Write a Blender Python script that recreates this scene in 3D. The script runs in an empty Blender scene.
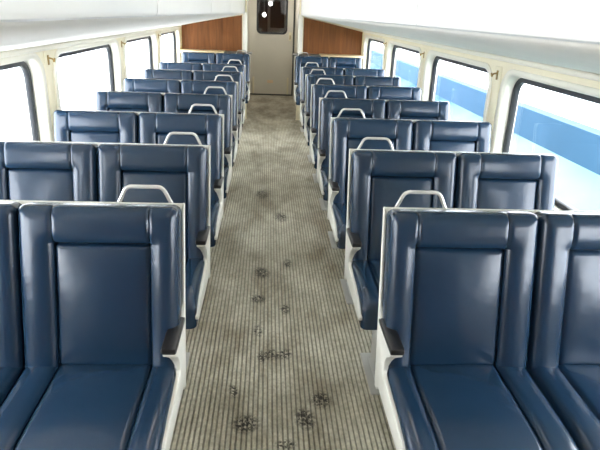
import bpy, bmesh, math, random
from mathutils import Vector, Matrix
random.seed(7)
scene = bpy.context.scene
COL = scene.collection

# ------------------------------------------------------------------ camera, light, exposure
PITCH, YAW, ROLL, FPX = 0.3622, 0.0661, 0.0399, 558.13
CAM = Vector((-0.0619, 0.0, 1.5735))
def cam_axes():
    cp, sp, cy, sy = math.cos(PITCH), math.sin(PITCH), math.cos(YAW), math.sin(YAW)
    fwd = Vector((sy*cp, cy*cp, -sp)); right = Vector((cy, -sy, 0)); up = right.cross(fwd)
    cr, sr = math.cos(ROLL), math.sin(ROLL)
    return cr*right + sr*up, -sr*right + cr*up, fwd
rt, up, fw = cam_axes()
cd = bpy.data.cameras.new('camera'); cam = bpy.data.objects.new('camera', cd); COL.objects.link(cam)
cd.sensor_width = 36.0; cd.lens = FPX/600*36.0; cd.clip_start = 0.02; cd.clip_end = 400
M = Matrix((rt, up, -fw)).transposed().to_4x4(); M.translation = CAM
cam.matrix_world = M
scene.camera = cam

world = bpy.data.worlds.new('overcast_sky'); scene.world = world; world.use_nodes = True
bg = world.node_tree.nodes['Background']
bg.inputs['Color'].default_value = (0.93, 0.96, 1.0, 1); bg.inputs['Strength'].default_value = 9.0
LAMP_STRENGTH = 3.0

vs = scene.view_settings
vs.view_transform = 'Standard'; vs.look = 'None'; vs.gamma = 1.0; vs.use_curve_mapping = False
vs.exposure = 0.6
try:
    scene.cycles.max_bounces = 10; scene.cycles.diffuse_bounces = 6; scene.cycles.transparent_max_bounces = 16
    scene.cycles.caustics_reflective = False; scene.cycles.caustics_refractive = False
    scene.cycles.sample_clamp_indirect = 8
except Exception: pass

# ------------------------------------------------------------------ constants of the place (metres, floor = 0)
A = 0.317             # half width of the aisle between the seat end panels
ROW_Y = [1.6793 + 0.8215*k for k in range(7)] + [1.6793 + 0.8215*6 + 1.7069]
XW = 1.36             # inner face of the side walls
XG = 1.425            # glass plane
WIN_P = 1.75          # window pitch
PILLAR0 = 3.49        # a pillar centre
Y_BACK, Y_PART, Y_DOOR = -0.85, 8.75, 11.5
CEIL = 1.98
FX = 0.42             # fascia

# ------------------------------------------------------------------ materials
def new_mat(name):
    m = bpy.data.materials.new(name); m.use_nodes = True
    nt = m.node_tree; return m, nt, nt.nodes['Principled BSDF']
def nd(nt, t, **kw):
    n = nt.nodes.new(t)
    for k, v in kw.items(): setattr(n, k, v)
    return n
def plain(name, col, rough=0.5, metal=0.0, var=0.06, nscale=6.0, bump=0.0, bscale=60.0, spec=0.5):
    m, nt, b = new_mat(name)
    tc = nd(nt, 'ShaderNodeTexCoord'); no = nd(nt, 'ShaderNodeTexNoise')
    no.inputs['Scale'].default_value = nscale; no.inputs['Detail'].default_value = 4
    nt.links.new(tc.outputs['Object'], no.inputs['Vector'])
    mx = nd(nt, 'ShaderNodeMix', data_type='RGBA')
    mx.inputs['A'].default_value = tuple(max(0, c*(1-var)) for c in col) + (1,)
    mx.inputs['B'].default_value = tuple(min(1, c*(1+var)) for c in col) + (1,)
    nt.links.new(no.outputs['Fac'], mx.inputs['Factor'])
    nt.links.new(mx.outputs['Result'], b.inputs['Base Color'])
    b.inputs['Roughness'].default_value = rough; b.inputs['Metallic'].default_value = metal
    b.inputs['Specular IOR Level'].default_value = spec
    if bump:
        n2 = nd(nt, 'ShaderNodeTexNoise'); n2.inputs['Scale'].default_value = bscale; n2.inputs['Detail'].default_value = 3
        nt.links.new(tc.outputs['Object'], n2.inputs['Vector'])
        bp = nd(nt, 'ShaderNodeBump'); bp.inputs['Strength'].default_value = bump; bp.inputs['Distance'].default_value = 0.01
        nt.links.new(n2.outputs['Fac'], bp.inputs['Height']); nt.links.new(bp.outputs['Normal'], b.inputs['Normal'])
    return m

def vinyl():
    m, nt, b = new_mat('navy_vinyl')
    tc = nd(nt, 'ShaderNodeTexCoord')
    oi = nd(nt, 'ShaderNodeObjectInfo')
    add = nd(nt, 'ShaderNodeVectorMath', operation='ADD')
    nt.links.new(tc.outputs['Object'], add.inputs[0]); nt.links.new(oi.outputs['Location'], add.inputs[1])
    n1 = nd(nt, 'ShaderNodeTexNoise'); n1.inputs['Scale'].default_value = 5; n1.inputs['Detail'].default_value = 3
    nt.links.new(add.outputs[0], n1.inputs['Vector'])
    mx = nd(nt, 'ShaderNodeMix', data_type='RGBA')
    mx.inputs['A'].default_value = (0.008, 0.024, 0.050, 1); mx.inputs['B'].default_value = (0.012, 0.034, 0.068, 1)
    nt.links.new(n1.outputs['Fac'], mx.inputs['Factor']); nt.links.new(mx.outputs['Result'], b.inputs['Base Color'])
    mr = nd(nt, 'ShaderNodeMapRange'); mr.inputs['To Min'].default_value = 0.19; mr.inputs['To Max'].default_value = 0.26
    nt.links.new(n1.outputs['Fac'], mr.inputs['Value']); nt.links.new(mr.outputs['Result'], b.inputs['Roughness'])
    b.inputs['Specular IOR Level'].default_value = 0.6
    n2 = nd(nt, 'ShaderNodeTexNoise'); n2.inputs['Scale'].default_value = 11; n2.inputs['Detail'].default_value = 2
    n3 = nd(nt, 'ShaderNodeTexNoise'); n3.inputs['Scale'].default_value = 260; n3.inputs['Detail'].default_value = 2
    for n in (n2, n3): nt.links.new(add.outputs[0], n.inputs['Vector'])
    b1 = nd(nt, 'ShaderNodeBump'); b1.inputs['Strength'].default_value = 0.11; b1.inputs['Distance'].default_value = 0.02
    b2 = nd(nt, 'ShaderNodeBump'); b2.inputs['Strength'].default_value = 0.10; b2.inputs['Distance'].default_value = 0.002
    nt.links.new(n2.outputs['Fac'], b1.inputs['Height']); nt.links.new(n3.outputs['Fac'], b2.inputs['Height'])
    nt.links.new(b1.outputs['Normal'], b2.inputs['Normal']); nt.links.new(b2.outputs['Normal'], b.inputs['Normal'])
    return m

def wood():
    m, nt, b = new_mat('brown_wood_laminate')
    tc = nd(nt, 'ShaderNodeTexCoord'); mp = nd(nt, 'ShaderNodeMapping'); mp.inputs['Scale'].default_value = (14, 14, 0.9)
    nt.links.new(tc.outputs['Object'], mp.inputs['Vector'])
    no = nd(nt, 'ShaderNodeTexNoise'); no.inputs['Scale'].default_value = 2.2; no.inputs['Detail'].default_value = 6; no.inputs['Distortion'].default_value = 0.6
    nt.links.new(mp.outputs['Vector'], no.inputs['Vector'])
    cr = nd(nt, 'ShaderNodeValToRGB'); e = cr.color_ramp.elements
    e[0].position = 0.3; e[0].color = (0.12, 0.042, 0.010, 1); e[1].position = 0.7; e[1].color = (0.21, 0.076, 0.018, 1)
    nt.links.new(no.outputs['Fac'], cr.inputs['Fac']); nt.links.new(cr.outputs['Color'], b.inputs['Base Color'])
    b.inputs['Roughness'].default_value = 0.6; b.inputs['Specular IOR Level'].default_value = .25
    return m

STAINS = [  # x, y, half width, half length, turn : dark scuffs and shoe prints on the matting
    (-.130, 1.84, .062, .058, .1), (.115, 1.87, .045, .070, .2), (-.020, 2.33, .050, .050, .2), (.045, 2.335, .035, .050, -.2), (-.070, 2.31, .022, .055, 0),
    (-.092, 2.55, .026, .060, .1), (-.098, 2.90, .050, .055, .2), (.057, 2.78, .030, .060, 0), (-.19, 2.05, .020, .050, .3), (.03, 1.72, .045, .028, 0),
    (.19, 1.99, .05, .06, .2), (-.08, 3.25, .05, .09, .2), (.09, 3.4, .03, .07, 0), (.06, 4.3, .06, .12, .1), (-.1, 4.9, .06, .14, .1)]
def rubber(name, light, dark, ribbed=True):
    m, nt, b = new_mat(name)
    tc = nd(nt, 'ShaderNodeTexCoord')
    L = nt.links.new
    no = nd(nt, 'ShaderNodeTexNoise'); no.inputs['Scale'].default_value = 2.6; no.inputs['Detail'].default_value = 7; no.inputs['Roughness'].default_value = 0.65
    mp = nd(nt, 'ShaderNodeMapping'); mp.inputs['Scale'].default_value = (1.6, 0.7, 1)
    L(tc.outputs['Object'], mp.inputs['Vector']); L(mp.outputs['Vector'], no.inputs['Vector'])
    cr = nd(nt, 'ShaderNodeValToRGB'); e = cr.color_ramp.elements
    e[0].position = 0.36; e[0].color = dark + (1,); e[1].position = 0.62; e[1].color = light + (1,)
    L(no.outputs['Fac'], cr.inputs['Fac'])
    col = cr.outputs['Color']
    # fine speckled dirt
    n2 = nd(nt, 'ShaderNodeTexNoise'); n2.inputs['Scale'].default_value = 55; n2.inputs['Detail'].default_value = 4
    L(tc.outputs['Object'], n2.inputs['Vector'])
    mr = nd(nt, 'ShaderNodeMapRange'); mr.inputs['From Min'].default_value = .3; mr.inputs['From Max'].default_value = .7
    mr.inputs['To Min'].default_value = .78; mr.inputs['To Max'].default_value = 1.12
    L(n2.outputs['Fac'], mr.inputs['Value'])
    mu = nd(nt, 'ShaderNodeMix', data_type='RGBA', blend_type='MULTIPLY'); mu.inputs['Factor'].default_value = 1
    L(col, mu.inputs['A']); L(mr.outputs['Result'], mu.inputs['B']); col = mu.outputs['Result']
    if ribbed:
        # grooves are darker than the worn rib tops: geometry height drives it
        sx = nd(nt, 'ShaderNodeSeparateXYZ'); L(tc.outputs['Object'], sx.inputs[0])
        g = nd(nt, 'ShaderNodeMapRange'); g.inputs['From Min'].default_value = .0035; g.inputs['From Max'].default_value = .0075
        g.inputs['To Min'].default_value = .52; g.inputs['To Max'].default_value = 1.0
        L(sx.outputs['Z'], g.inputs['Value'])
        mu = nd(nt, 'ShaderNodeMix', data_type='RGBA', blend_type='MULTIPLY'); mu.inputs['Factor'].default_value = 1
        L(col, mu.inputs['A']); L(g.outputs['Result'], mu.inputs['B']); col = mu.outputs['Result']
        # stains
        vo = nd(nt, 'ShaderNodeTexVoronoi'); vo.inputs['Scale'].default_value = 95
        L(tc.outputs['Object'], vo.inputs['Vector'])
        nn = nd(nt, 'ShaderNodeTexNoise'); nn.inputs['Scale'].default_value = 75; L(tc.outputs['Object'], nn.inputs['Vector'])
        tot = None
        for (x, y, w, l, a) in STAINS:
            m2 = nd(nt, 'ShaderNodeMapping', vector_type='TEXTURE')
            m2.inputs['Location'].default_value = (x, y, 0); m2.inputs['Rotation'].default_value = (0, 0, a); m2.inputs['Scale'].default_value = (w, l, 1)
            L(tc.outputs['Object'], m2.inputs['Vector'])
            ln = nd(nt, 'ShaderNodeVectorMath', operation='LENGTH'); L(m2.outputs['Vector'], ln.inputs[0])
            r = nd(nt, 'ShaderNodeMapRange'); r.inputs['From Min'].default_value = 1.15; r.inputs['From Max'].default_value = 0.55
            L(ln.outputs['Value'], r.inputs['Value'])
            if tot is None: tot = r.outputs['Result']
            else:
                mxn = nd(nt, 'ShaderNodeMath', operation='MAXIMUM'); L(tot, mxn.inputs[0]); L(r.outputs['Result'], mxn.inputs[1]); tot = mxn.outputs[0]
        br = nd(nt, 'ShaderNodeMapRange'); br.inputs['From Min'].default_value = .38; br.inputs['From Max'].default_value = .56
        L(nn.outputs['Fac'], br.inputs['Value'])
        ml = nd(nt, 'ShaderNodeMath', operation='MULTIPLY'); L(tot, ml.inputs[0]); L(br.outputs['Result'], ml.inputs[1])
        m3 = nd(nt, 'ShaderNodeMath', operation='MULTIPLY'); L(ml.outputs[0], m3.inputs[0]); m3.inputs[1].default_value = .92
        ms = nd(nt, 'ShaderNodeMix', data_type='RGBA'); L(m3.outputs[0], ms.inputs['Factor'])
        L(col, ms.inputs['A']); ms.inputs['B'].default_value = (0.02, 0.018, 0.016, 1); col = ms.outputs['Result']
    L(col, b.inputs['Base Color'])
    b.inputs['Roughness'].default_value = 0.6; b.inputs['Specular IOR Level'].default_value = 0.2
    return m

def glass(name, tint, refl=0.06):
    m = bpy.data.materials.new(name); m.use_nodes = True; nt = m.node_tree; nt.nodes.clear()
    o = nd(nt, 'ShaderNodeOutputMaterial'); t = nd(nt, 'ShaderNodeBsdfTransparent'); g = nd(nt, 'ShaderNodeBsdfGlossy')
    t.inputs['Color'].default_value = tint + (1,); g.inputs['Roughness'].default_value = 0.03
    mx = nd(nt, 'ShaderNodeMixShader'); mx.inputs['Fac'].default_value = refl
    nt.links.new(t.outputs[0], mx.inputs[1]); nt.links.new(g.outputs[0], mx.inputs[2]); nt.links.new(mx.outputs[0], o.inputs['Surface'])
    return m
def emis(name, col, s):
    m = bpy.data.materials.new(name); m.use_nodes = True; nt = m.node_tree; nt.nodes.clear()
    o = nd(nt, 'ShaderNodeOutputMaterial'); e = nd(nt, 'ShaderNodeEmission')
    e.inputs['Color'].default_value = col + (1,); e.inputs['Strength'].default_value = s
    nt.links.new(e.outputs[0], o.inputs['Surface']); return m

MT = dict(
    vinyl=vinyl(), wood=wood(),
    cream=plain('cream_wall_paint', (0.86, 0.78, 0.57), 0.4, var=.05, nscale=3, bump=.05, bscale=30),
    surround=plain('ivory_window_surround', (0.86, 0.82, 0.70), 0.3, var=.04, nscale=4),
    white=plain('white_ceiling_laminate', (0.86, 0.85, 0.81), 0.35, var=.03, nscale=2),
    soffit=plain('pale_grey_soffit', (0.82, 0.79, 0.72), 0.75, var=.05, nscale=2, spec=.15),
    shell=plain('off_white_seat_shell', (0.74, 0.73, 0.66), 0.35, var=.05, nscale=9),
    black=plain('black_armrest_plastic', (0.009, 0.009, 0.010), 0.35, var=.1),
    gasket=plain('black_rubber_gasket', (0.02, 0.022, 0.025), 0.45, var=.1),
    steel=plain('polished_steel_tube', (0.80, 0.79, 0.75), 0.25, metal=.55, var=.04),
    dsteel=plain('dull_steel_door', (0.76, 0.73, 0.64), 0.34, metal=.6, var=.07, nscale=3),
    postm=plain('ivory_post', (0.74, 0.71, 0.62), 0.35),
    brass=plain('aged_brass', (0.42, 0.29, 0.11), 0.35, metal=.8, var=.1),
    base=plain('grey_pedestal_enamel', (0.42, 0.42, 0.40), 0.4),
    rubber=rubber('ribbed_grey_rubber', (0.60, 0.57, 0.46), (0.31, 0.275, 0.20)),
    lino=rubber('smooth_grey_floor', (0.60, 0.58, 0.50), (0.46, 0.44, 0.37), False),
    pane=glass('clear_window_pane', (0.97, 0.985, 1.0), .05),
    doorpane=glass('dark_door_pane', (0.7, 0.7, 0.7), .10),
    lamp=emis('unseen_lamp_diffuser', (1.0, 0.97, 0.90), LAMP_STRENGTH),
    lamp2=emis('unseen_corridor_lamp_diffuser', (1.0, 0.93, 0.82), 10.0),
    spot=emis('next_car_lamp', (1.0, 0.97, 0.92), 60.0),
    dark=plain('dark_gangway', (0.10, 0.095, 0.09), 0.4),
    paper=plain('tan_placard', (0.85, 0.66, 0.44), 0.5),
    strip=plain('pale_guard_strip', (0.88, 0.82, 0.62), 0.4),
    tan=plain('tan_ledge', (0.62, 0.50, 0.30), 0.4),
    dledge=plain('dark_ledge_cap', (0.055, 0.06, 0.055), 0.4),
    snow=plain('white_snow', (0.86, 0.88, 0.90), 0.7, nscale=.4),
    shade_blue=plain('blue_shade_colour', (0.022, 0.060, 0.105), 0.6, var=.25, nscale=.6, spec=.05),  # blue colour stands for shade on the snow
    rail=plain('pale_rail', (0.5, 0.6, 0.68), 0.5),
)
def shaded_snow():
    m, nt, b = new_mat('snow_with_blue_shade'); L = nt.links.new
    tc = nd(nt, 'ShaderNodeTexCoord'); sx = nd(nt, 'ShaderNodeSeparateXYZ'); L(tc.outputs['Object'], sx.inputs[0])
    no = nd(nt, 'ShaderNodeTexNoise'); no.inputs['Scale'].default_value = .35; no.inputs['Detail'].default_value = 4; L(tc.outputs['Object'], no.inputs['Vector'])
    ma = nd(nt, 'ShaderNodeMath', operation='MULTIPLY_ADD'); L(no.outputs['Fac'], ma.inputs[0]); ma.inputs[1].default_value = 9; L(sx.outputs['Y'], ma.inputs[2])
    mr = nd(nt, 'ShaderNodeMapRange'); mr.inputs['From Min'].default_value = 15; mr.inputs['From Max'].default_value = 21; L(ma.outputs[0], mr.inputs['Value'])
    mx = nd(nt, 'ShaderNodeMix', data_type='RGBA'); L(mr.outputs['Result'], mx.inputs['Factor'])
    mx.inputs['A'].default_value = (0.10, 0.185, 0.20, 1); mx.inputs['B'].default_value = (0.030, 0.075, 0.14, 1)  # far tone paints blue shade onto the snow
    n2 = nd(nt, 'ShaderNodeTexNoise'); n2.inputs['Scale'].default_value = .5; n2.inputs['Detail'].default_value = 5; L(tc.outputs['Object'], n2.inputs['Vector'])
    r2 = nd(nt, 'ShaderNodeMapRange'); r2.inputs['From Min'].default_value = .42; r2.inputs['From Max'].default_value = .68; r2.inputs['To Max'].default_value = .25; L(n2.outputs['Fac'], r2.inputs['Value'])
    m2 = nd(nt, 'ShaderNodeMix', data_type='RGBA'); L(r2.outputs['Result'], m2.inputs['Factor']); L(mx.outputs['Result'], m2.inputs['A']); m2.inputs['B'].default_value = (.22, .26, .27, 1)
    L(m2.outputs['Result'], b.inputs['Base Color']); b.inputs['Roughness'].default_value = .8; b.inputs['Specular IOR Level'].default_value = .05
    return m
MT['shaded_snow'] = shaded_snow()

# ------------------------------------------------------------------ mesh helpers
class MB:
    def __init__(s): s.v = []; s.f = []
    def add(s, vs, fs):
        o = len(s.v); s.v += [tuple(p) for p in vs]; s.f += [tuple(i+o for i in f) for f in fs]; return s
    def box(s, x0, x1, y0, y1, z0, z1):
        vs = [(x, y, z) for x in (x0, x1) for y in (y0, y1) for z in (z0, z1)]
        return s.add(vs, [(0,1,3,2), (4,6,7,5), (0,4,5,1), (2,3,7,6), (0,2,6,4), (1,5,7,3)])
    def loops(s, ls, cap0=True, cap1=True, close=True):
        n = len(ls[0]); vs = [p for l in ls for p in l]; fs = []
        for k in range(len(ls)-1):
            for i in range(n if close else n-1):
                j = (i+1) % n; fs.append((k*n+i, k*n+j, (k+1)*n+j, (k+1)*n+i))
        if cap0: fs.append(tuple(reversed(range(n))))
        if cap1: fs.append(tuple(range((len(ls)-1)*n, len(ls)*n)))
        return s.add(vs, fs)
    def tube(s, pts, r, n=10, caps=True):
        pts = [Vector(p) for p in pts]; ls = []; prev = None
        for i, p in enumerate(pts):
            t = ((pts[min(i+1, len(pts)-1)] - p).normalized() + (p - pts[max(i-1, 0)]).normalized()).normalized()
            if prev is None:
                a = t.orthogonal().normalized()
            else:
                a = (prev - t*prev.dot(t)).normalized()
            prev = a; b = t.cross(a)
            ls.append([p + (a*math.cos(2*math.pi*k/n) + b*math.sin(2*math.pi*k/n))*r for k in range(n)])
        return s.loops(ls, caps, caps)
    def mapped(s, fn): s.v = [tuple(fn(*p)) for p in s.v]; return s
    def mesh(s, name, mat, smooth=False, bevel=0.0, bseg=2, angle=40):
        me = bpy.data.meshes.new(name); me.from_pydata(s.v, [], s.f)
        bm = bmesh.new(); bm.from_mesh(me)
        bmesh.ops.recalc_face_normals(bm, faces=bm.faces)
        if bevel:
            ed = [e for e in bm.edges if len(e.link_faces) == 2 and e.calc_face_angle() > math.radians(30)]
            bmesh.ops.bevel(bm, geom=ed, offset=bevel, segments=bseg, affect='EDGES', profile=.5)
        for f in bm.faces: f.smooth = smooth or bool(bevel)
        bm.to_mesh(me); bm.free()
        if smooth or bevel:
            try: me.set_sharp_from_angle(angle=math.radians(angle))
            except Exception: pass
        me.materials.append(MT[mat]); return me
    def build(s, name, mat, parent=None, **kw): return obj(name, s.mesh(name, mat, **kw), parent)

def obj(name, me, parent=None, loc=None):
    o = bpy.data.objects.new(name, me); COL.objects.link(o)
    if parent: o.parent = parent
    if loc: o.location = loc
    return o
def tag(o, label=None, cat=None, group=None, kind=None):
    if label: o['label'] = label
    if cat: o['category'] = cat
    if group: o['group'] = group
    if kind: o['kind'] = kind
    return o
def struct(o, label=None): o['kind'] = 'structure'; return tag(o, label)
def empty(name, loc=(0, 0, 0)):
    o = bpy.data.objects.new(name, None); o.empty_display_size = .1; o.location = loc; COL.objects.link(o); return o

def round_path(pts, r, n=5):
    """polyline with rounded corners"""
    pts = [Vector(p) for p in pts]; out = [pts[0]]
    for i in range(1, len(pts)-1):
        a, p, b = pts[i-1], pts[i], pts[i+1]
        u = (a-p); v = (b-p); d = min(r, u.length*.48, v.length*.48)
        s, e = p + u.normalized()*d, p + v.normalized()*d
        for k in range(n+1):
            t = k/n; out.append((1-t)**2*s + 2*t*(1-t)*p + t*t*e)
    out.append(pts[-1]); return out

def pillow(w, h, t, r, bulge=0.0, cr=0.0, n=6, crs=(1, 1, 1, 1)):
    """soft upholstered slab: u in 0..w, v in 0..h, depth 0..t; crs = round the corners (u0v0, u1v0, u0v1, u1v1)"""
    def samples(L):
        e = [0, .06, .2, .42, .7, 1.0]
        a = [x*r for x in e]; b = [L - x for x in reversed(a)]
        mid = [a[-1] + (b[0]-a[-1])*k/n for k in range(1, n)]
        return a + mid + b
    U, V = samples(w), samples(h)
    def fall(e): return 0 if e >= r else r - math.sqrt(max(0, r*r - (r-e)**2))
    def plan(u, v):
        if not cr: return u, v
        for k, (cu, cv, su, sv) in enumerate(((cr, cr, -1, -1), (w-cr, cr, 1, -1), (cr, h-cr, -1, 1), (w-cr, h-cr, 1, 1))):
            a, b = (u-cu)*su/cr, (v-cv)*sv/cr
            if crs[k] and a > 0 and b > 0:
                return cu + su*cr*a*math.sqrt(1-b*b/2), cv + sv*cr*b*math.sqrt(1-a*a/2)
        return u, v
    mb = MB(); vs = []; fs = []; nu, nv = len(U), len(V)
    for v in V:
        for u in U:
            eu, ev = min(u, w-u), min(v, h-v)
            d = t - math.hypot(fall(eu), fall(ev)) if (fall(eu) and fall(ev)) else t - fall(eu) - fall(ev)
            d += bulge*(1-(2*u/w-1)**2)*(1-(2*v/h-1)**2)
            p = plan(u, v); vs.append((p[0], p[1], max(d, t*.1)))
    for j in range(nv-1):
        for i in range(nu-1):
            fs.append((j*nu+i, j*nu+i+1, (j+1)*nu+i+1, (j+1)*nu+i))
    ring = [i for i in range(nu)] + [(j*nu+nu-1) for j in range(1, nv)] + [((nv-1)*nu+i) for i in range(nu-2, -1, -1)] + [j*nu for j in range(nv-2, 0, -1)]
    o = len(vs)
    for i in ring: vs.append((vs[i][0], vs[i][1], 0))
    m = len(ring)
    for k in range(m): fs.append((ring[k], o+k, o+(k+1) % m, ring[(k+1) % m]))
    fs.append(tuple(o+k for k in range(m)))
    return mb.add(vs, fs)

# ------------------------------------------------------------------ the setting
# floor: sub floor + ribbed matting strip
fl = MB().box(-1.5, 1.5, Y_BACK, Y_DOOR+.1, -.12, 0.0).build('floor', 'lino'); struct(fl, 'smooth grey floor under the seats')
P = 0.0204; N = 50; x0 = -P*N/2
prof = [(x0-.004, 0.0005)]
for k in range(N):
    c = x0 + P*(k+.5)
    prof += [(c-.0080, .0030), (c-.0058, .0078), (c-.0046, .0085), (c+.0046, .0085), (c+.0058, .0078), (c+.0080, .0030)]
prof += [(-x0+.004, 0.0005)]
mb = MB(); mb.loops([[(x, y, z) for x, z in prof] for y in [Y_BACK+.01 + (Y_DOOR-.02-Y_BACK-.01)*k/12 for k in range(13)]], False, False, False)
mat = mb.build('ribbed_matting', 'rubber', fl); mat['kind'] = 'stuff'; mat['label'] = 'worn grey ribbed rubber matting with dark shoe prints'

ce = MB().box(-.46, .46, Y_BACK, Y_DOOR+.1, CEIL, CEIL+.08).build('ceiling', 'white'); struct(ce, 'white ceiling above the aisle')
bw = MB().box(-1.5, 1.5, Y_BACK-.08, Y_BACK, 0, CEIL).build('wall_rear_unseen', 'wood'); struct(bw)  # dark wall added out of view to dim reflections on the seats

# windows, side walls
def rrect(y0, y1, z0, z1, r, n=6):
    out = []
    for cy, cz, a0 in ((y1-r, z1-r, 0), (y0+r, z1-r, 90), (y0+r, z0+r, 180), (y1-r, z0+r, 270)):
        for k in range(n+1):
            a = math.radians(a0 + 90*k/n); out.append((cy + r*math.cos(a), cz + r*math.sin(a)))
    return out
Z0W, Z1W = 0.0, 1.40
def rect_ring(ring, y0, y1, z0, z1, n=6):
    """outer rectangle loop with the same point count as an rrect loop"""
    out = []
    for q, (cy, cz) in enumerate(((y1, z1), (y0, z1), (y0, z0), (y1, z0))):
        a, b = ring[q*(n+1)], ring[q*(n+1)+n]
        if q in (0, 2): s_, e_ = (cy, a[1]), (b[0], cz)
        else: s_, e_ = (a[0], cz), (cy, b[1])
        for k in range(n+1):
            t = k/(n/2)
            if t <= 1: out.append((s_[0]+(cy-s_[0])*t, s_[1]+(cz-s_[1])*t))
            else: out.append((cy+(e_[0]-cy)*(t-1), cz+(e_[1]-cz)*(t-1)))
    return out
WZ0, WZ1 = 0.70, 1.282      # opening in the wall
first = PILLAR0 - 2*WIN_P
bays = [(first + k*WIN_P, first + (k+1)*WIN_P) for k in range(5)]     # last bay ends at 8.74
wn = 0
for side, sname in ((-1, 'left'), (1, 'right')):
    wall = MB()
    wins = []
    for (b0, b1) in bays:
        h = .125
        oy0, oy1 = b0+h, b1-h
        c = ((oy0+oy1)/2, (WZ0+WZ1)/2)
        outer = rrect(oy0-.055, oy1+.055, WZ0-.05, WZ1+.035, .15)
        rect = rect_ring(outer, b0, b1, Z0W, Z1W)
        wall.loops([[(side*XW, y, z) for y, z in rect], [(side*XW, y, z) for y, z in outer]], False, False)
        wall.loops([[(side*XW, y, z) for y, z in outer], [(side*(XW+.10), y, z) for y, z in outer]], False, False)
        wall.loops([[(side*(XW+.12), y, z) for y, z in rect], [(side*(XW+.12), y, z) for y, z in rrect(oy0-.045, oy1+.045, WZ0-.04, WZ1+.03, .14)]], False, False)
        wn += 1
        seq = [(outer, XW+.02), (outer, XW-.006), (rrect(oy0-.049, oy1+.049, WZ0-.044, WZ1+.029, .146), XW-.010),
               (rrect(oy0-.012, oy1+.012, WZ0-.012, WZ1+.010, .115), XW-.010), (rrect(oy0, oy1, WZ0, WZ1, .105), XW-.004),
               (rrect(oy0+.006, oy1-.006, WZ0+.006, WZ1-.004, .11), XW+.020), (rrect(oy0+.012, oy1-.012, WZ0+.010, WZ1-.008, .105), XG-.004),
               (rrect(oy0+.014, oy1-.014, WZ0+.012, WZ1-.010, .10), XG+.03)]
        w = MB().loops([[(side*x, y, z) for y, z in l] for l, x in seq], False, False).build('window_%d' % wn, 'surround', smooth=True, angle=50)
        struct(w, 'ivory moulded window surround')
        g0 = (oy0+.011, oy1-.011, WZ0+.009, WZ1-.007); g1 = (oy0+.043, oy1-.043, WZ0+.040, WZ1-.038)
        gk = [(rrect(*g0, .105), XG+.012), (rrect(*g0, .105), XG-.014), (rrect(g0[0]+.006, g0[1]-.006, g0[2]+.006, g0[3]-.006, .10), XG-.020),
              (rrect(g1[0]-.006, g1[1]+.006, g1[2]-.006, g1[3]+.006, .085), XG-.018), (rrect(*g1, .08), XG-.010), (rrect(*g1, .08), XG+.012)]
        MB().loops([[(side*x, y, z) for y, z in l] for l, x in gk], False, False).build('gasket', 'gasket', w, smooth=True)
        pl = rrect(g1[0]-.004, g1[1]+.004, g1[2]-.004, g1[3]+.004, .08)
        MB().loops([[(side*x, y, z) for y, z in pl] for x in (XG-.003, XG+.003)]).build('pane', 'pane', w)
    # plain wall beyond the last window up to the end, and the pillars' inner backing
    e = bays[-1][1]
    wall.box(min(side*XW, side*(XW+.12)), max(side*XW, side*(XW+.12)), e, Y_DOOR+.1, 0, Z1W)
    wall.box(min(side*XW, side*(XW+.12)), max(side*XW, side*(XW+.12)), Y_BACK, bays[0][0], 0, Z1W)
    for z0, z1 in ((-.1, 0.0), (Z1W, CEIL+.08)):
        wall.box(min(side*XW, side*(XW+.12)), max(side*XW, side*(XW+.12)), Y_BACK, Y_DOOR+.1, z0, z1)
    wo = wall.build('wall_'+sname, 'cream'); struct(wo, 'cream painted side wall')
    # pillar cover strips between the surrounds
    for (b0, b1) in bays[1:]:
        if b0 < 1.5: continue
        MB().box(min(side*(XW-.004), side*(XW+.01)), max(side*(XW-.004), side*(XW+.01)), b0-.052, b0+.052, WZ0-.05, WZ1+.032).build('pillar_cover', 'cream', wo, bevel=.003)
    # trim strip over the windows
    dz = .032 if side > 0 else 0.0
    pr = [(XW+.01, 1.318), (XW-.016, 1.318), (XW-.024, 1.324), (XW-.026, 1.338), (XW-.020, 1.346), (XW+.01, 1.348)]
    t = MB().loops([[(side*x, y, z) for x, z in [(q[0], q[1]+dz) for q in pr]] for y in (Y_BACK, Y_PART)]).build('trim_%d' % (1 if side < 0 else 2), 'surround', smooth=True); struct(t, 'ivory trim strip above the windows')
    # overhead soffit: curved underside and fascia panels
    under = [(XW, 1.345+dz), (1.25, 1.368+dz*.9), (1.10, 1.400+dz*.75), (.95, 1.431+dz*.6), (.80, 1.460+dz*.45), (.65, 1.490+dz*.3), (.54, 1.512+dz*.2), (.47, 1.526+dz*.1), (FX+.020, 1.537), (FX+.006, 1.545), (FX+.004, 1.568)]
    so = MB().loops([[(side*x, y, z) for x, z in under] for y in (Y_BACK, Y_PART+.02)], False, False, False).build('overhead_soffit', 'soffit', smooth=True, angle=60)
    struct(so, 'sloping pale grey overhead soffit above the windows')
    seams = [Y_BACK] + [PILLAR0+.14 + WIN_P*k for k in range(-2, 3)] + [Y_PART+.02]
    for s0, s1 in zip(seams[:-1], seams[1:]):
        g = .005
        pf = [(FX, 1.547), (FX-.008, 1.551), (FX-.012, 1.562), (FX-.012, CEIL), (FX+.01, CEIL), (FX+.01, 1.547)]
        MB().loops([[(side*x, y, z) for x, z in pf] for y in (s0+g, s1-g)]).build('fascia_panel', 'white', so, smooth=True, angle=40)
    MB().box(min(side*(FX+.006), side*(FX+.02)), max(side*(FX+.006), side*(FX+.02)), Y_BACK, Y_PART+.02, 1.555, CEIL).build('backing', 'soffit', so)
    # outer roof closing
    rf = MB().box(min(side*.42, side*1.5), max(side*.42, side*1.5), Y_BACK, Y_DOOR+.1, CEIL+.001, CEIL+.08).build('roof_panel', 'white', ce)

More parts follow.
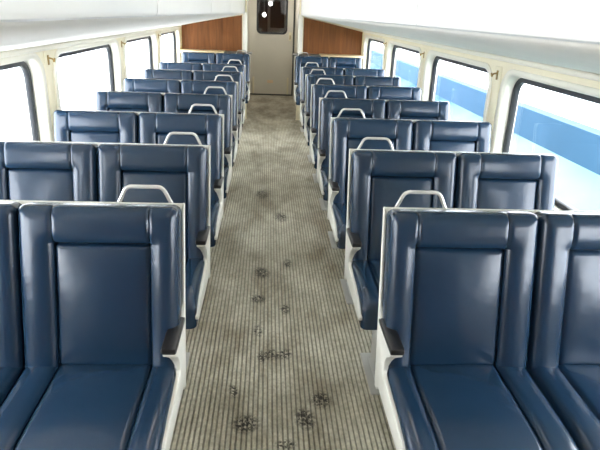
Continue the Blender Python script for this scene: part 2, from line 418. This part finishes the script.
# unseen ceiling lamps, added along the aisle to light the interior
k = 0
LW = ['nearest', 'second', 'third', 'fourth', 'fifth', 'sixth', 'seventh', 'last']
for yc in (.6, 2.4, 4.2, 6.0, 7.8, 10.5):
    lm = empty('unseen_ceiling_lamp', (0, yc, CEIL))
    tag(lm, 'unseen long white fluorescent ceiling lamp over the aisle, %s counted from the camera' % LW[k], 'lamp', 'unseen aisle ceiling lamps'); k += 1
    MB().box(-.12, .12, -.66, .66, -.03, -.001).build('housing', 'white', lm, bevel=.006)
    MB().box(-.105, .105, -.64, .64, -.042, -.030).build('diffuser', 'lamp2' if yc > 9 else 'lamp', lm, bevel=.004)

# partition with wood panels behind the last row, ledges and posts
for side, sname in ((-1, 'left'), (1, 'right')):
    def sx(x0, x1): return (min(side*x0, side*x1), max(side*x0, side*x1))
    pw = MB(); a, b = sx(.385, XW)
    pw.box(a, b, Y_PART, Y_PART+.05, 0, .985)
    pw.box(*sx(.385, .47), Y_PART, Y_PART+.05, .985, 1.56)
    pw.box(*sx(1.335, XW), Y_PART, Y_PART+.05, .985, 1.345)
    pw.box(*sx(.385, XW), Y_PART+.022, Y_PART+.05, .985, CEIL)
    p = pw.build('wall_partition_'+sname, 'cream'); struct(p, 'partition wall behind the last seat row')
    o = [(.455, .985), (1.338, .985), (1.338, 1.347), (1.20, 1.376), (.80, 1.456), (.455, 1.516)]
    MB().loops([[(side*x, y, z) for x, z in o] for y in (Y_PART-.006, Y_PART+.021)]).build('wood_panel', 'wood', p)
    MB().box(*sx(.372, .440), Y_PART-.02, Y_PART+.055, .93, 1.56).build('post', 'postm', p, bevel=.006)
    MB().box(*sx(.70, 1.345), 8.42, Y_PART-.006, .985, 1.018).build('ledge', 'tan', p, bevel=.004)
    MB().box(*sx(.30, .699), 8.40, Y_PART-.02, .995, 1.012).build('ledge_cap', 'dledge', p, bevel=.004)
    MB().box(*sx(.40, .404), Y_PART+.06, Y_PART+.09, 1.57, CEIL).build('edge_strip', 'dledge', p)
    # corridor side wall up to the end door
    cw = MB().box(*sx(.445, .50), Y_PART+.05, Y_DOOR, 0, CEIL).build('wall_corridor_'+sname, 'dsteel'); struct(cw, 'dull metal corridor wall beside the end door')

# end wall and door
ew = MB()
ew.box(-1.5, -.447, Y_DOOR, Y_DOOR+.08, 0, CEIL); ew.box(.447, 1.5, Y_DOOR, Y_DOOR+.08, 0, CEIL)
ewo = ew.build('wall_end', 'dsteel'); struct(ewo)
DW0, DW1, DZ0, DZ1 = -.295, .300, 1.175, 1.86
lo = rrect(DW0, DW1, DZ0, DZ1, .09); rc = rect_ring(lo, -.425, .415, .015, CEIL-.01)
Yf = Y_DOOR+.012
d = MB().loops([[(x, Yf+.045, z) for x, z in rc], [(x, Yf, z) for x, z in rc], [(x, Yf, z) for x, z in lo], [(x, Yf+.045, z) for x, z in lo]], False, False)
do = d.build('door_1', 'dsteel'); struct(do, 'dull metal end door with a rounded dark window')
dg = [(rrect(DW0-.002, DW1+.002, DZ0-.002, DZ1+.002, .09), Yf+.02), (rrect(DW0-.002, DW1+.002, DZ0-.002, DZ1+.002, .09), Yf-.012),
      (rrect(DW0+.03, DW1-.03, DZ0+.03, DZ1-.03, .07), Yf-.010), (rrect(DW0+.03, DW1-.03, DZ0+.03, DZ1-.03, .07), Yf+.02)]
MB().loops([[(x, y, z) for x, z in l] for l, y in dg], False, False).build('window_gasket', 'gasket', do)
pl = rrect(DW0+.026, DW1-.026, DZ0+.026, DZ1-.026, .07)
MB().loops([[(x, y, z) for x, z in pl] for y in (Yf+.006, Yf+.012)]).build('pane', 'doorpane', do)
hp = MB().box(.330, .385, Yf-.010, Yf, 1.06, 1.22).build('handle_plate', 'strip', do, bevel=.004)
MB().tube(round_path([(.357, Yf-.012, 1.16), (.357, Yf-.045, 1.15), (.357, Yf-.045, 1.10), (.357, Yf-.012, 1.09)], .01), .008).build('latch', 'brass', hp, smooth=True)
MB().box(-.075, .04, Yf-.005, Yf, .245, .30).build('placard', 'paper', do, bevel=.002)
for x in (-.355, .335):
    MB().box(x-.018, x+.018, Yf-.02, Yf, .03, .36).build('guard_strip', 'strip', do, bevel=.006)
MB().box(-.425, .415, Yf-.012, Yf, .0, .03).build('kick_sill', 'dledge', do)
for x in (-.437, .431):
    jm = MB().box(x-.012, x+.012, Y_DOOR-.015, Y_DOOR+.05, 0, CEIL).build('trim_%d' % (3 if x < 0 else 4), 'dledge' if x > 0 else 'dsteel'); struct(jm, 'door jamb strip')

# next car seen dimly through the door window
nc = MB(); Y1 = Y_DOOR+.08; Y2 = 14.2
nc.box(-.9, -.86, Y1, Y2, 0, 2.1); nc.box(.86, .9, Y1, Y2, 0, 2.1); nc.box(-.9, .9, Y1, Y2, 2.1, 2.14); nc.box(-.9, .9, Y1, Y2, -.04, 0); nc.box(-.9, .9, Y2, Y2+.04, 0, 2.1)
nco = nc.build('wall_gangway', 'dark'); struct(nco, 'dark gangway seen through the end door window')
gd = MB()
for x0_, x1_, z0_, z1_ in ((-.09, .34, 0, 1.25), (-.09, -.03, 1.25, 1.9), (.28, .34, 1.25, 1.9), (-.09, .34, 1.9, 2.05)): gd.box(x0_, x1_, 13.2, 13.25, z0_, z1_)
g = gd.build('door_2', 'shell'); struct(g, 'grey door of the next car')
for i, (x, y, z) in enumerate(((-.03, 12.6, 1.74), (-.16, 12.6, 1.52))):
    b = empty('gangway_lamp', (x, y, z)); tag(b, ('upper' if i == 0 else 'lower') + ' small round bright lamp seen through the end door window', 'lamp', 'lamps beyond the end door')
    MB().tube([(0, 0, 0), (0, .03, 0)], .045, 14).build('rim', 'base', b, smooth=True)
    MB().tube([(0, -.012, 0), (0, -.001, 0)], .035, 14).build('bulb', 'spot', b, smooth=True)
    MB().box(-.01, .01, .03, .05, 0, 2.1-z).build('stem', 'base', b)

# ------------------------------------------------------------------ double seats
W = .48
def build_seat(side):
    """side +1: aisle on the left of the unit (right bank); -1 mirrored"""
    parts = []            # (name, mesh, children)
    S = lambda x, y, z: (side*x, y, z)
    sd = Vector((0, .107, .48)).normalized(); nrm = Vector((0, -.48, .107)).normalized()
    b0 = Vector((0, -.107, .52)) - sd*.02
    Lb = .512 - .002
    def backmap(xo, vo):
        def fn(u, v, d):
            p = b0 + sd*(v+vo) + nrm*(d+.004); return (side*(u+xo), p.y, p.z)
        return fn
    seat0 = Vector((0, -.150, .425)); sf = Vector((0, -.43, -.012)).normalized(); su = Vector((0, -.012, .43)).normalized(); Ls = .425
    def seatmap(xo, vo):
        def fn(u, v, d):
            vv = v+vo; drop = 0
            if vv > .30: drop = (vv-.30)**2*1.1
            p = seat0 + sf*vv + su*d; return (side*(u+xo), p.y, p.z-drop)
        return fn
    def fall(e, r): return 0 if e >= r else r - math.sqrt(max(0, r*r - (r-max(e, 0))**2))
    def frame_piece(u0, u1, v0, v1, cw, L, wl, wr, vt, t, mapf, name, ends=True, ri=.046):
        """piece of the raised upholstered border round the recessed centre panel; all pieces share one height field"""
        def ticks(a, b, marks):
            out = {a, b}
            for m_ in marks:
                for d_ in (0, .0015, .004, .008, .014, .022, .032, .046):
                    for q in (m_-d_, m_+d_):
                        if a-1e-9 <= q <= b+1e-9: out.add(round(min(max(q, a), b), 5))
            c = sorted(out); res = [c[0]]
            for q in c[1:]:
                g = q-res[-1]; n_ = max(1, int(math.ceil(g/.05)))
                for k_ in range(1, n_+1): res.append(res[-1] + (q-res[-1])/(n_-k_+1))
            return res
        U = ticks(u0, u1, (0, wl, cw-wr, cw)); V = ticks(v0, v1, (vt, L) if ends else (0, L))
        def H(u, v):
            eo = min(u, cw-u); ev = L-v
            fo, fv = fall(eo, .040), fall(ev, .040)
            du = max(wl-u, u-(cw-wr), 0); dv = max(v-vt, 0) if ends else 0
            ei = math.hypot(du, dv)
            h_ = t - math.hypot(fo, fv) - .62*fall(ei, ri)*(.8 if fo or fv else 1)
            # stitched seam across the top corners
            if ends and v > vt:
                for su in (wl, cw-wr): h_ -= .006*math.exp(-((u-su)/.0045)**2)
            return max(h_, .012)
        rr = .026
        def plan(u, v):
            for cu, sg in ((rr, -1), (cw-rr, 1)):
                a, b = (u-cu)*sg/rr, (v-(L-rr))/rr
                if a > 0 and b > 0: return cu+sg*rr*a*math.sqrt(1-b*b/2), L-rr+rr*b*math.sqrt(1-a*a/2)
            return u, v
        vs_, fs_ = [], []; nu, nv = len(U), len(V)
        for v in V:
            for u in U:
                p = plan(u, v); vs_.append((p[0], p[1], H(u, v)))
        for jj in range(nv-1):
            for ii in range(nu-1): fs_.append((jj*nu+ii, jj*nu+ii+1, (jj+1)*nu+ii+1, (jj+1)*nu+ii))
        ring = [ii for ii in range(nu)] + [(jj*nu+nu-1) for jj in range(1, nv)] + [((nv-1)*nu+ii) for ii in range(nu-2, -1, -1)] + [jj*nu for jj in range(nv-2, 0, -1)]
        o_ = len(vs_)
        for ii in ring: vs_.append((vs_[ii][0], vs_[ii][1], 0))
        m_ = len(ring)
        for kk in range(m_): fs_.append((ring[kk], o_+kk, o_+(kk+1) % m_, ring[(kk+1) % m_]))
        fs_.append(tuple(o_+kk for kk in range(m_)))
        return MB().add(vs_, fs_).mapped(mapf).mesh(name, 'vinyl', True, angle=75)
    for k, xo in enumerate((.0085, .489)):
        cw = .477 if k == 0 else .470
        wl, wr = (.086, .104) if k == 0 else (.102, .088)
        pw = cw-wl-wr; th = .118; vt = Lb-th
        back = pillow(cw-.01, Lb-.012, .012, .006).mapped(backmap(xo+.005, .004)).mesh('backrest', 'vinyl', True, angle=80)
        mp_ = backmap(xo, 0); fa = (cw, Lb, wl, wr, vt, .086, mp_)
        ch = [('side_bolster', frame_piece(0, wl, 0, Lb, *fa, 'side_bolster')),
              ('side_bolster', frame_piece(cw-wr, cw, 0, Lb, *fa, 'side_bolster')),
              ('top_bolster', frame_piece(wl, cw-wr, vt, Lb, *fa, 'top_bolster')),
              ('centre_panel', pillow(pw+.004, vt+.002, .062, .020, .012, .02, crs=(0, 0, 1, 1)).mapped(backmap(xo+wl-.002, 0)).mesh('centre_panel', 'vinyl', True, angle=80))]
        parts.append(('backrest', back, ch))
        cush = pillow(cw-.01, Ls-.012, .012, .006).mapped(seatmap(xo+.005, 0)).mesh('seat_cushion', 'vinyl', True, angle=80)
        fa = (cw, Ls, wl, wr, 1.0, .108, seatmap(xo, 0))
        ch = [('side_bolster', frame_piece(0, wl, 0, Ls, *fa, 'side_bolster', False, .036)),
              ('side_bolster', frame_piece(cw-wr, cw, 0, Ls, *fa, 'side_bolster', False, .036)),
              ('centre_panel', pillow(pw+.003, Ls-.004, .098, .022, .010).mapped(seatmap(xo+wl-.0015, 0)).mesh('centre_panel', 'vinyl', True, angle=80))]
        parts.append(('seat_cushion', cush, ch))
    # back shell: thin white slab behind both backrests
    sh = []
    for z, y in ((.40, -.134), (.52, -.107), (1.0, 0.0)):
        sh.append((y, z))
    ring = [(y, z) for y, z in sh] + [(y+.012, z) for y, z in reversed(sh)]
    ring = ring[:2] + [(-.002, .998), (0, 1.000), (.007, 1.000), (.011, .996)] + ring[4:]
    parts.append(('back_shell', MB().loops([[(side*x, y, z) for y, z in ring] for x in (.002, .958)]).mesh('back_shell', 'shell', True), []))
    # aisle end panel
    ctrl = [(.013, .997), (.010, 1.001), (-.001, 1.001), (-.010, .985), (-.075, .690), (-.10, .640), (-.268, .628), (-.270, .618), (-.250, .604), (-.230, .588),
            (-.214, .566), (-.206, .545), (-.206, .525), (-.225, .512), (-.30, .506), (-.40, .500), (-.48, .490), (-.54, .470), (-.570, .448), (-.566, .434), (-.54, .429),
            (-.40, .428), (-.26, .428), (-.16, .428), (-.126, .40), (-.112, .40), (-.10, .46), (-.08, .56)]
    inn = [.0075]*5 + [.030, .040, .040, .036, .030, .024, .019] + [.014]*16
    panel = MB().loops([[(0.0, y, z) for y, z in ctrl], [(side*xi, y, z) for (y, z), xi in zip(ctrl, inn)]]).mesh('end_panel', 'shell', bevel=.003)
    arm = MB().box(min(-side*.002, side*.043), max(-side*.002, side*.043), -.280, -.085, .628, .650).mesh('armrest', 'black', bevel=.007)
    parts.append(('end_panel', panel, [])); parts.append(('armrest', arm, []))
    path = round_path([(side*.036, .010, .985), (side*.068, .014, 1.050), (side*.180, .014, 1.050), (side*.210, .010, .985)], .018)
    parts.append(('grab_handle', MB().tube(path, .0062, 10).mesh('grab_handle', 'steel', True), []))
    # under frame and pedestal
    fr = MB().box(min(side*.025, side*.955), max(side*.025, side*.955), -.53, -.15, .385, .420).mesh('under_frame', 'base', bevel=.006)
    parts.append(('under_frame', fr, []))
    for lx in (.16, .78):
        lg = MB().loops([[(side*(lx+sx_), y, z) for sx_, y in ((-.03, y0), (.03, y0), (.03, y1), (-.03, y1))] for z, y0, y1 in ((.012, -.44, -.20), (.05, -.36, -.26), (.36, -.38, -.24), (.387, -.46, -.18))])
        parts.append(('leg', lg.mesh('leg', 'base', bevel=.004), []))
        parts.append(('foot_plate', MB().box(min(side*(lx-.06), side*(lx+.06)), max(side*(lx-.06), side*(lx+.06)), -.48, -.16, .0005, .014).mesh('foot_plate', 'base', bevel=.003), []))
    return parts
ORD = ['nearest', 'second', 'third', 'fourth', 'fifth', 'sixth', 'seventh', 'last']
for side, sname in ((1, 'right'), (-1, 'left')):
    parts = build_seat(side)
    for r, y in enumerate(ROW_Y):
        root = empty('double_seat', (side*A, y, 0))
        if r == 7: lab = 'navy vinyl double seat against the wood panel %s of the end door' % sname
        elif r == 0: lab = 'navy vinyl double seat nearest the camera %s of the aisle, cut by the frame' % sname
        else: lab = 'navy vinyl double seat with grab handle, %s row from the camera %s of the aisle' % (ORD[r], sname)
        tag(root, lab, 'seat', 'double seats in rows along the aisle')
        for name, me, ch in parts:
            p = obj(name, me, root)
            for cn, cm in ch: obj(cn, cm, p)

# ------------------------------------------------------------------ coat hooks on the pillars
HW = {0: 'nearest', 1: 'middle', 2: 'farthest'}
for side, sname in ((-1, 'left'), (1, 'right')):
    for k in range(3):
        h = empty('coat_hook', (side*(XW-.004), PILLAR0 + WIN_P*k, 1.262))
        tag(h, 'small brass coat hook on the %s pillar between the %s windows' % (HW[k], sname), 'hook', 'coat hooks on the window pillars')
        MB().box(min(0, -side*.006), max(0, -side*.006), -.010, .010, -.028, .028).build('back_plate', 'brass', h, bevel=.002)
        MB().tube(round_path([(-side*.004, 0, .012), (-side*.030, 0, .006), (-side*.034, 0, -.012), (-side*.040, 0, .012)], .008), .005, 8).build('prong', 'brass', h, smooth=True)

# ------------------------------------------------------------------ outside
og = MB().box(-120, 1.9, -60, 150, -2.2, -2.0).build('ground_left', 'snow'); struct(og, 'white ground outside the left windows')
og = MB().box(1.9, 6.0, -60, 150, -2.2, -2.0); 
og = og.build('ground_right', 'shaded_snow'); struct(og, 'pale cyan ground outside the right windows, far part coloured as blue shade')
BX = 5.0
gr = MB().loops([[(1.9, y, -2.0), (BX+.02, y, -.55), (BX+.02, y, -2.1), (1.9, y, -2.1)] for y in (-60, 150)]).build('bank_right', 'shaded_snow'); struct(gr, 'pale cyan bank rising to the blue shade band')
bl = MB().box(BX, BX+.3, -60, 150, -.9, 0.0).build('shade_band', 'shade_blue'); tag(bl, 'long low wall outside the right windows, coloured as blue shade on snow', 'wall')  # band of snow shade, built as a low wall in blue
ps = MB().box(BX+.3, 90, -60, 150, -.3, -.02).build('ground_far', 'snow'); struct(ps, 'white ground beyond the blue shade band')
